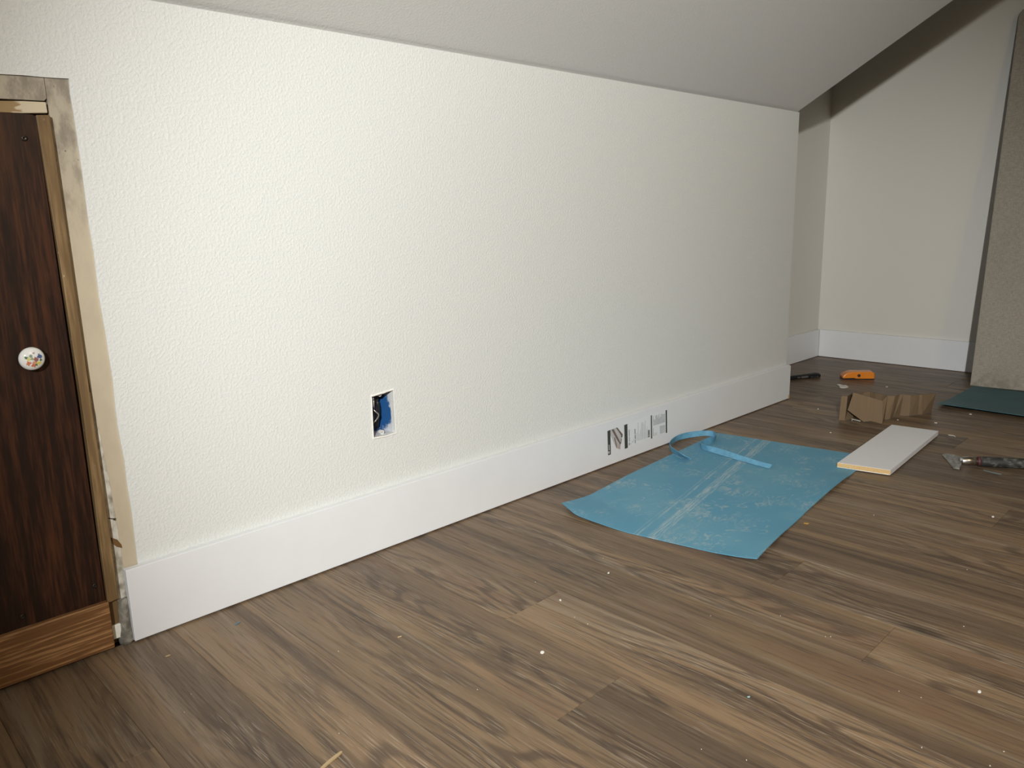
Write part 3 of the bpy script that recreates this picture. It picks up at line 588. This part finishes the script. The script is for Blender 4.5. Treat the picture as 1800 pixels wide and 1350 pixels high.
# ------------------------------------------------------------------ crumbs and shavings on the floor
def chip(px_, py_, size, label, name='paint_chip', mat=WHITE, cat='paint chip', group=None, asp=0.7, seed=0, zb=0.0):
    rn = random.Random(seed or int(px_ * 7 + py_)); c = fl(px_, py_); n = 7; th_ = rn.uniform(0, 3.1)
    P = []
    for q_ in range(n):
        r = size * 0.5 * rn.uniform(0.65, 1.1); t = q_ * 6.2832 / n
        x, y = r * math.cos(t), r * asp * math.sin(t)
        P.append((c.x + x * math.cos(th_) - y * math.sin(th_), c.y + x * math.sin(th_) + y * math.cos(th_), 0.0003 + zb + rn.uniform(0, .0004)))
    return ob(name, *prism(P, (0, 0, 0.0008 + size * .08)), mat, loc=(c.x, c.y, 0), label=label, cat=cat, group=group)
ob('paint_flake', *prism([fl(1370 + x / 9.47, 620 + y / 9.47, .0006) for x, y in ((955, 528), (1010, 530), (1060, 548), (1110, 545), (1150, 575), (1110, 588), (1060, 592), (1010, 585), (985, 555))], (0, 0, .002)), WHITE, loc=fl(1481, 679), label='ragged cream paint flake between the orange tool and cardboard', cat='paint flake')
chip(953, 1148, .0085, 'largest white paint chip on the bare floor in the foreground', asp=.8)
chip(985, 1056, .0058, 'white paint chip close to a plank end joint below the blue sheet')
chip(1070, 1008, .0085, 'white paint chip nearest the front edge of the blue sheet', asp=.45)
chip(1721, 1217, .007, 'lone white chip near the lower corner, far from the blue sheet')
chip(1745, 909, .008, 'white chip on the floor below the scraper handle')
chip(1706, 728.6, .011, 'white chip above the scraper, in front of the teal mat')
chip(1645, 744, .009, 'white chip between cardboard and the far end of the board offcut')
chip(1578, 738.5, .007, 'small white chip just under the cardboard wing')
chip(1558.5, 680.4, .010, 'small white chip behind the cardboard, below the orange tool')
chip(1438, 719.5, .010, 'pale chip between the baseboard corner and cardboard', asp=.5)
chip(1460, 761, .007, 'tiny pale chip behind the back corner of the blue sheet')
chip(1693, 667, .018, 'curled pale shaving by the foot of the leaning panel', 'wood_shaving', PINE, 'shaving', asp=.3)
chip(1417, 921, .011, 'small yellow flake right of the blue sheet', 'yellow_flake', plain('yellow_flake', (0.50, 0.30, 0.05), .6), 'flake', asp=.45)
chip(1316, 1226, .006, 'tiny pale teal flake on the foreground planks', 'teal_flake', plain('pale_teal', (0.30, 0.48, 0.50), .6), 'flake', asp=.4)
CRUMB = plain('pale_crumb', (0.55, 0.50, 0.42), 0.8)
for p in ((595, 1146), (1010, 1086), (1249, 1083), (1619, 1227), (1580, 1216), (1700, 1002), (1460, 1120), (1033, 1098), (324, 1253), (336, 1221), (1372, 1083), (1233, 1318), (596, 1290), (941, 1024), (1060, 982), (1694, 1102), (1740, 1347), (1764, 1322), (1620, 1315), (1451, 1120), (839, 1213), (1312, 1337), (1536, 906), (1016, 969)):
    chip(*p, random.Random(p[0]).uniform(.0013, .0024), 'tiny pale crumb scattered on the wood floor', 'debris_crumb', CRUMB, 'crumb', 'crumbs scattered on the floor')
def shaving(name, a, b, wd, mat, label, cat, bow=0.0, h=.0012):
    a, b = fl(*a), fl(*b); d = b - a; s = Vector((-d.y, d.x, 0)).normalized()
    cen = [a.lerp(b, t / 8) + s * bow * math.sin(math.pi * t / 8) for t in range(9)]
    rs = [[p + s * (wd * k), p - s * (wd * k), p - s * (wd * k) + Vector((0, 0, h)), p + s * (wd * k) + Vector((0, 0, h))] for p, k in zip(cen, (.2, .4, .5, .5, .5, .5, .5, .45, .25))]
    ob(name, *rings([[q + Vector((0, 0, .0004)) for q in r] for r in rs]), mat, loc=a.lerp(b, .5), label=label, cat=cat)
TAN = plain('pale_wood', (0.50, 0.37, 0.20), .6)
shaving('wood_splinter', (560, 1358), (601, 1323), .0045, TAN, 'pale wood splinter at the bottom edge of the foreground', 'splinter', .001, .002)
shaving('teal_sliver', (1729, 827), (1760, 834.5), .006, plain('grey_teal', (0.16, 0.21, 0.20), .6), 'grey-green sliver in front of the scraper handle', 'sliver')
shaving('white_thread', (1667, 765), (1679, 769), .002, WHITE, 'thin curved white thread between board offcut and scraper', 'thread', .008)
shaving('blue_sliver', (413, 1099), (423, 1093.5), .0016, plain('blue_bit', (0.10, 0.25, 0.36), .6), 'tiny blue sliver near the left part of the baseboard', 'sliver')
shaving('wood_shaving', (291, 1155), (300, 1152), .002, TAN, 'tiny pale shaving near the left end of the baseboard', 'shaving')
shaving('wood_shaving', (699, 1121), (706, 1119), .0018, TAN, 'tiny pale shaving on the bare planks between baseboard and viewer', 'shaving')
